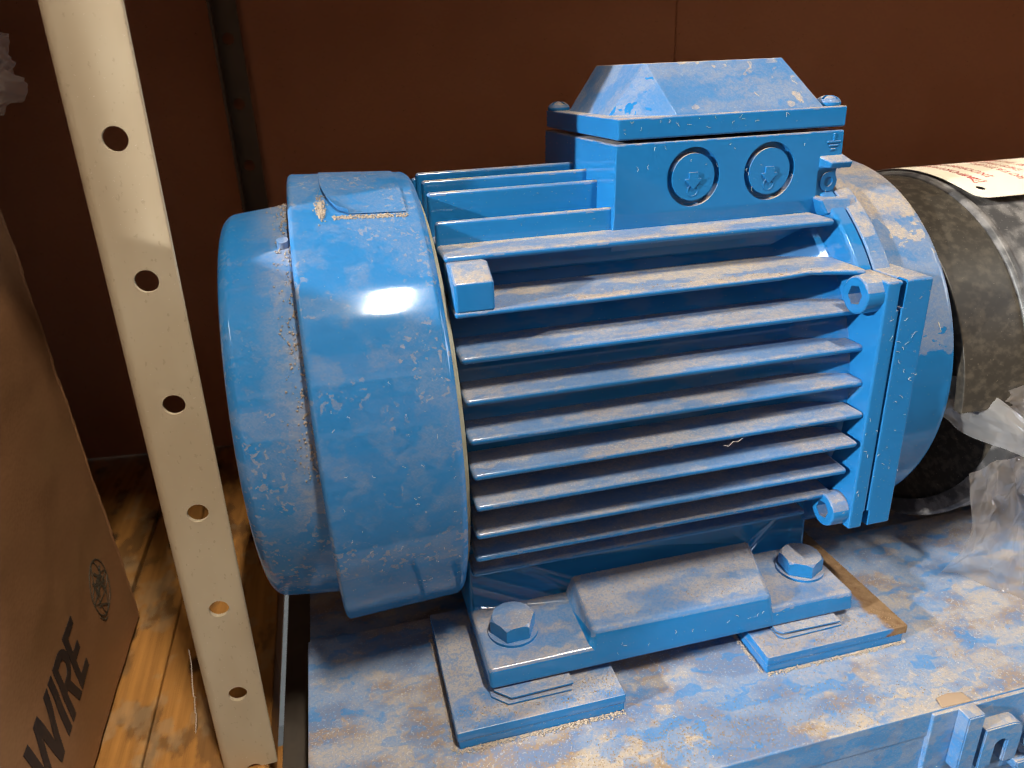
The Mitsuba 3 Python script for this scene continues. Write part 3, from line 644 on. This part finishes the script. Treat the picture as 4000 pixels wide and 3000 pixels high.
# ------------------------------------------------------------------ plastic film and bag at the right
def grid_surface(ctrl, nu=70, nv=40, wob=0.6, seed=1, freq=0.09, crease=0.0):
    from scipy.ndimage import map_coordinates
    from scipy.spatial import cKDTree
    C = np.array(ctrl, float); a, b = C.shape[:2]
    U, V = np.meshgrid(np.linspace(0, a - 1, nu), np.linspace(0, b - 1, nv), indexing='ij')
    P = np.stack([map_coordinates(C[..., k], [U, V], order=min(3, a - 1, b - 1) if min(a, b) > 2 else 1, mode='nearest') for k in range(3)], -1)
    nrm = np.cross(np.gradient(P, axis=0), np.gradient(P, axis=1)); nrm /= np.linalg.norm(nrm, axis=-1, keepdims=True) + 1e-9
    h = meshkit.fbm(P * freq, 3, seed) - 0.5
    off = wob * 2 * h
    if crease:
        # folds: triangle waves in several directions, bent by slow noise, so that the sheet stays whole and creases sharply
        uu, vv = U / (a - 1), V / (b - 1)
        for kx, ky, amp, ph in ((2.3, 0.9, 1.0, 0.1), (-1.2, 3.1, 0.7, 0.4), (5.2, -2.6, 0.35, 0.7), (3.0, 6.5, 0.22, 0.2)):
            w = 1.3 * meshkit.fbm(np.stack([uu * 2.2 + seed, vv * 2.2, 0 * uu + ph], -1), 2, seed)
            off = off + crease * amp * np.clip(uu * 7, 0.08, 1) * np.clip(np.minimum(vv, 1 - vv) * 7 + 0.15, 0, 1) * (np.abs(np.mod(uu * kx + vv * ky + w + ph, 1) - 0.5) * 4 - 1)
    P = P + nrm * off[..., None]
    idx = np.arange(nu * nv).reshape(nu, nv); f = []
    for x, y, z, w in zip(idx[:-1, :-1].ravel(), idx[1:, :-1].ravel(), idx[1:, 1:].ravel(), idx[:-1, 1:].ravel()): f += [[x, y, z], [x, z, w]]
    return trimesh.Trimesh(P.reshape(-1, 3), f, process=False)
FILM = [[[238.8, -77.0, 4.3], [233.4, -82.0, -4.8], [235.2, -79.0, -14.3]], [[245.2, -83.0, 3.3], [239.9, -88.0, -4.5], [242.7, -85.0, -16.8]], [[247.1, -87.0, 3.5], [245.7, -92.0, -8.9], [251.5, -89.0, -24.5]], [[255.2, -100.0, -2.4], [252.8, -105.0, -12.6], [259.6, -102.0, -26.9]], [[263.1, -108.0, -10.2], [259.8, -113.0, -17.6], [266.4, -110.0, -29.6]], [[280.1, -117.0, -24.8], [275.4, -122.0, -27.9], [282.2, -119.0, -38.7]]]
FILM2 = [[[250.1, -84.0, 1.5], [252.7, -84.0, -9.4]], [[252.9, -94.0, 2.5], [257.8, -94.0, -11.2]], [[259.9, -99.0, -0.3], [263.8, -99.0, -15.1]], [[264.5, -104.0, 4.8], [271.3, -104.0, -19.2]], [[274.7, -112.0, 6.6], [284.1, -112.0, -24.1]]]
BAG = [[[264.0, -83.0, -112.8], [265.4, -87.0, -102.7], [260.2, -97.0, -83.7], [263.4, -95.0, -75.0], [248.9, -103.0, -51.2], [249.8, -99.0, -41.1]], [[272.0, -87.6, -112.8], [268.3, -94.2, -96.7], [271.7, -94.2, -84.9], [261.3, -102.2, -62.7], [259.9, -100.2, -49.3], [248.6, -106.2, -33.6]], [[276.6, -97.9, -112.8], [285.6, -91.4, -104.1], [271.8, -101.4, -77.1], [271.8, -99.4, -63.5], [258.1, -107.4, -42.1], [258.4, -103.4, -33.4]], [[282.6, -106.1, -112.8], [288.9, -98.6, -101.3], [285.2, -98.6, -81.7], [270.7, -106.6, -56.1], [268.8, -104.6, -41.5], [258.3, -110.6, -28.3]], [[286.4, -114.6, -112.8], [296.5, -102.6, -103.4], [286.1, -105.8, -78.7], [283.4, -103.8, -61.7], [268.1, -111.8, -37.4], [270.4, -107.8, -30.5]], [[289.4, -133.0, -112.8], [295.6, -121.0, -99.1], [309.9, -103.0, -90.2], [290.8, -111.0, -61.7], [287.2, -109.0, -42.4], [274.6, -115.0, -27.5]]]
k = thing('plastic_film', 'torn strip of milky clear plastic film drawn across the black housing', 'plastic film')
add('strip', grid_surface(FILM, 140, 80, 0.3, 4, 0.05, 0.55), 'mat_film', k, smooth=True)
add('strip', grid_surface(FILM2, 80, 60, 0.3, 8, 0.06, 0.9), 'mat_bag', k, smooth=True)
k = thing('plastic_bag', 'crumpled clear plastic bag standing on the blue base at the right edge', 'plastic bag')
add('front_layer', grid_surface(BAG, 170, 170, 0.4, 12, 0.04, 1.7), 'mat_bag', k, smooth=True)

# ------------------------------------------------------------------ loose thread, dust grains, lint
pts = np.array([[-123.7, -20, -118.2], [-124.6, -19, -128], [-126.5, -20, -141.0], [-127.0, -21, -147.0], [-126.4, -20, -148.6], [-127.2, -20, -149.7], [-128.5, -20, -157.9], [-128.3, -20, -160], [-131.0, -20, -172]])
labels[add('thread', tube(pts, 0.28), 'mat_fibre', smooth=True)] = {'label': 'thin pale loose thread hanging behind the cream post', 'category': 'thread'}

OCT_V = np.array([[1, 0, 0], [-1, 0, 0], [0, 1, 0], [0, -1, 0], [0, 0, 1], [0, 0, -1]], float)
OCT_F = np.array([[0, 2, 4], [2, 1, 4], [1, 3, 4], [3, 0, 4], [2, 0, 5], [1, 2, 5], [3, 1, 5], [0, 3, 5]])
def grains(P, size):
    n = len(P); r = rng.uniform(size[0], size[1], (n, 1, 1)) * rng.uniform(0.5, 1.3, (n, 6, 1))
    R = np.stack([trimesh.transformations.random_rotation_matrix(rng.random(3))[:3, :3] for _ in range(n)])
    v = np.einsum('nij,nkj->nki', R, OCT_V * r) + np.asarray(P)[:, None]
    f = OCT_F[None] + (np.arange(n) * 6)[:, None, None]
    return trimesh.Trimesh(v.reshape(-1, 3), f.reshape(-1, 3), process=False)
def along(x0, x1, y, z, n, spread): 
    x = rng.uniform(x0, x1, n); t = np.abs(rng.normal(0, spread, n))
    return np.stack([x, y - t * 1.0, z + 0.25 * np.clip(1.6 - t, 0, 2) * rng.random(n)], 1)
Pg = [along(-6, 68, -121.3, -113.0, 620, 1.1), along(137, 210, -120.0, -113.0, 420, 0.9)]
n = 500; Pg.append(np.stack([-5.2 - np.abs(rng.normal(0, 0.8, n)), rng.uniform(-121, -50, n), np.full(n, -113.0)], 1))
n = 260; Pg.append(np.stack([136.6 - np.abs(rng.normal(0, 1.0, n)), rng.uniform(-119, -60, n), np.full(n, -113.0)], 1))
n = 260; aa = np.radians(rng.normal(112.5, 2.2, n)); xx = rng.normal(-30.2, 0.9, n); Pg.append(np.stack([xx, (Rcov(xx) + 0.2) * np.cos(aa), (Rcov(xx) + 0.2) * np.sin(aa)], 1))
n = 300; aa = np.radians(rng.uniform(116, 117.2, n)); xx = rng.uniform(-26, 3, n); Pg.append(np.stack([xx, (Rcov(xx) + 0.1) * np.cos(aa), (Rcov(xx) + 0.1) * np.sin(aa)], 1))
n = 380; aa = np.radians(rng.uniform(85, 178, n)); xx = -43.2 - np.abs(rng.normal(0, 3.5, n)); Pg.append(np.stack([xx, (92.5 + (xx + 43) * 0.12) * np.cos(aa), (92.5 + (xx + 43) * 0.12) * np.sin(aa)], 1))
labels[add('dust_crumbs', grains(np.vstack(Pg), (0.22, 0.62)), 'mat_grain', smooth=False)] = {'label': 'pale crumbs of dust gathered along plate edges and in the corner of the fan cover', 'category': 'dust', 'kind': 'stuff'}
Pd = []
n = 2600; c = rng.normal([85, -145, 0], [45, 8, 0], (n, 3)); c[:, 2] = -113.2; Pd.append(c[(c[:, 1] > -157.5) & (c[:, 1] < -123) & (c[:, 0] > -60)])
n = 700; Pd.append(np.stack([rng.uniform(-60, 300, n), rng.uniform(-157, -122, n), np.full(n, -113.2)], 1))
n = 400; Pd.append(np.stack([rng.uniform(-3, 67, n), rng.uniform(-120, -107, n), np.full(n, -103.9)], 1))
n = 400; Pd.append(np.stack([rng.uniform(139, 208, n), rng.uniform(-119, -106, n), np.full(n, -103.9)], 1))
for (y, z, x1) in FINS[:7]:
    n = 90; Pd.append(np.stack([rng.uniform(15, 170, n), rng.uniform(y + 1.5, y + 11, n), np.full(n, z + 2.7)], 1))
n = 260; Pd.append(np.stack([rng.uniform(64, 145, n), rng.uniform(-100, -62, n), np.full(n, -81.8)], 1))
labels[add('dust_grains', grains(np.vstack(Pd), (0.10, 0.36)), 'mat_crumb', smooth=False)] = {'label': 'coarse brown dust scattered over the base, plates and fins', 'category': 'dust', 'kind': 'stuff'}
Fb = []
def lint(p, ax, ay, r=0.055, L=(0.7, 2.4)):
    l = rng.uniform(*L); a = rng.uniform(0, 2 * math.pi); b = rng.uniform(-1.5, 1.5); q = [np.array(p, float)]
    for i in range(4):
        a += b * 0.5; q.append(q[-1] + (math.cos(a) * np.array(ax) + math.sin(a) * np.array(ay)) * l / 4)
    return tube(q, r, 5)
X_, Y_, Z_ = np.eye(3)
for _ in range(26): Fb.append(lint([rng.uniform(92, 190), -50.1, rng.uniform(86, 112)], X_, Z_))
for _ in range(16): Fb.append(lint([rng.uniform(92, 190), -49.9, rng.uniform(116, 122)], X_, Z_))
for _ in range(34): Fb.append(lint([rng.uniform(186, 207), -100.5, rng.uniform(-56, 50)], X_, Z_))
for _ in range(24): Fb.append(lint([rng.uniform(60, 150), -106.1, rng.uniform(-99, -88)], X_, Z_))
for _ in range(40): Fb.append(lint([rng.uniform(-55, 300), rng.uniform(-156, -122), -113.0], X_, Y_))
for _ in range(40):
    a = rng.uniform(math.radians(150), math.radians(215)); x = rng.uniform(-38, 6); r = Rcov(x) + 0.08
    Fb.append(lint([x, r * math.cos(a), r * math.sin(a)], X_, [0, -math.sin(a), math.cos(a)], 0.05, (0.5, 1.8)))
for _ in range(26): Fb.append(lint([rng.uniform(193, 300), -159.5, rng.uniform(-150, -117)], X_, Z_, 0.05, (0.6, 2.0)))
Fb.append(tube([[118, -100.6, -3], [120, -101, -3.6], [122, -101, -1.6], [124, -100.8, -2.4], [126.5, -100.6, -1.0]], 0.09))
labels[add('lint', trimesh.util.concatenate(Fb), 'mat_fibre', smooth=False)] = {'label': 'tiny pale lint fibres stuck to the blue paint', 'category': 'lint', 'kind': 'stuff'}
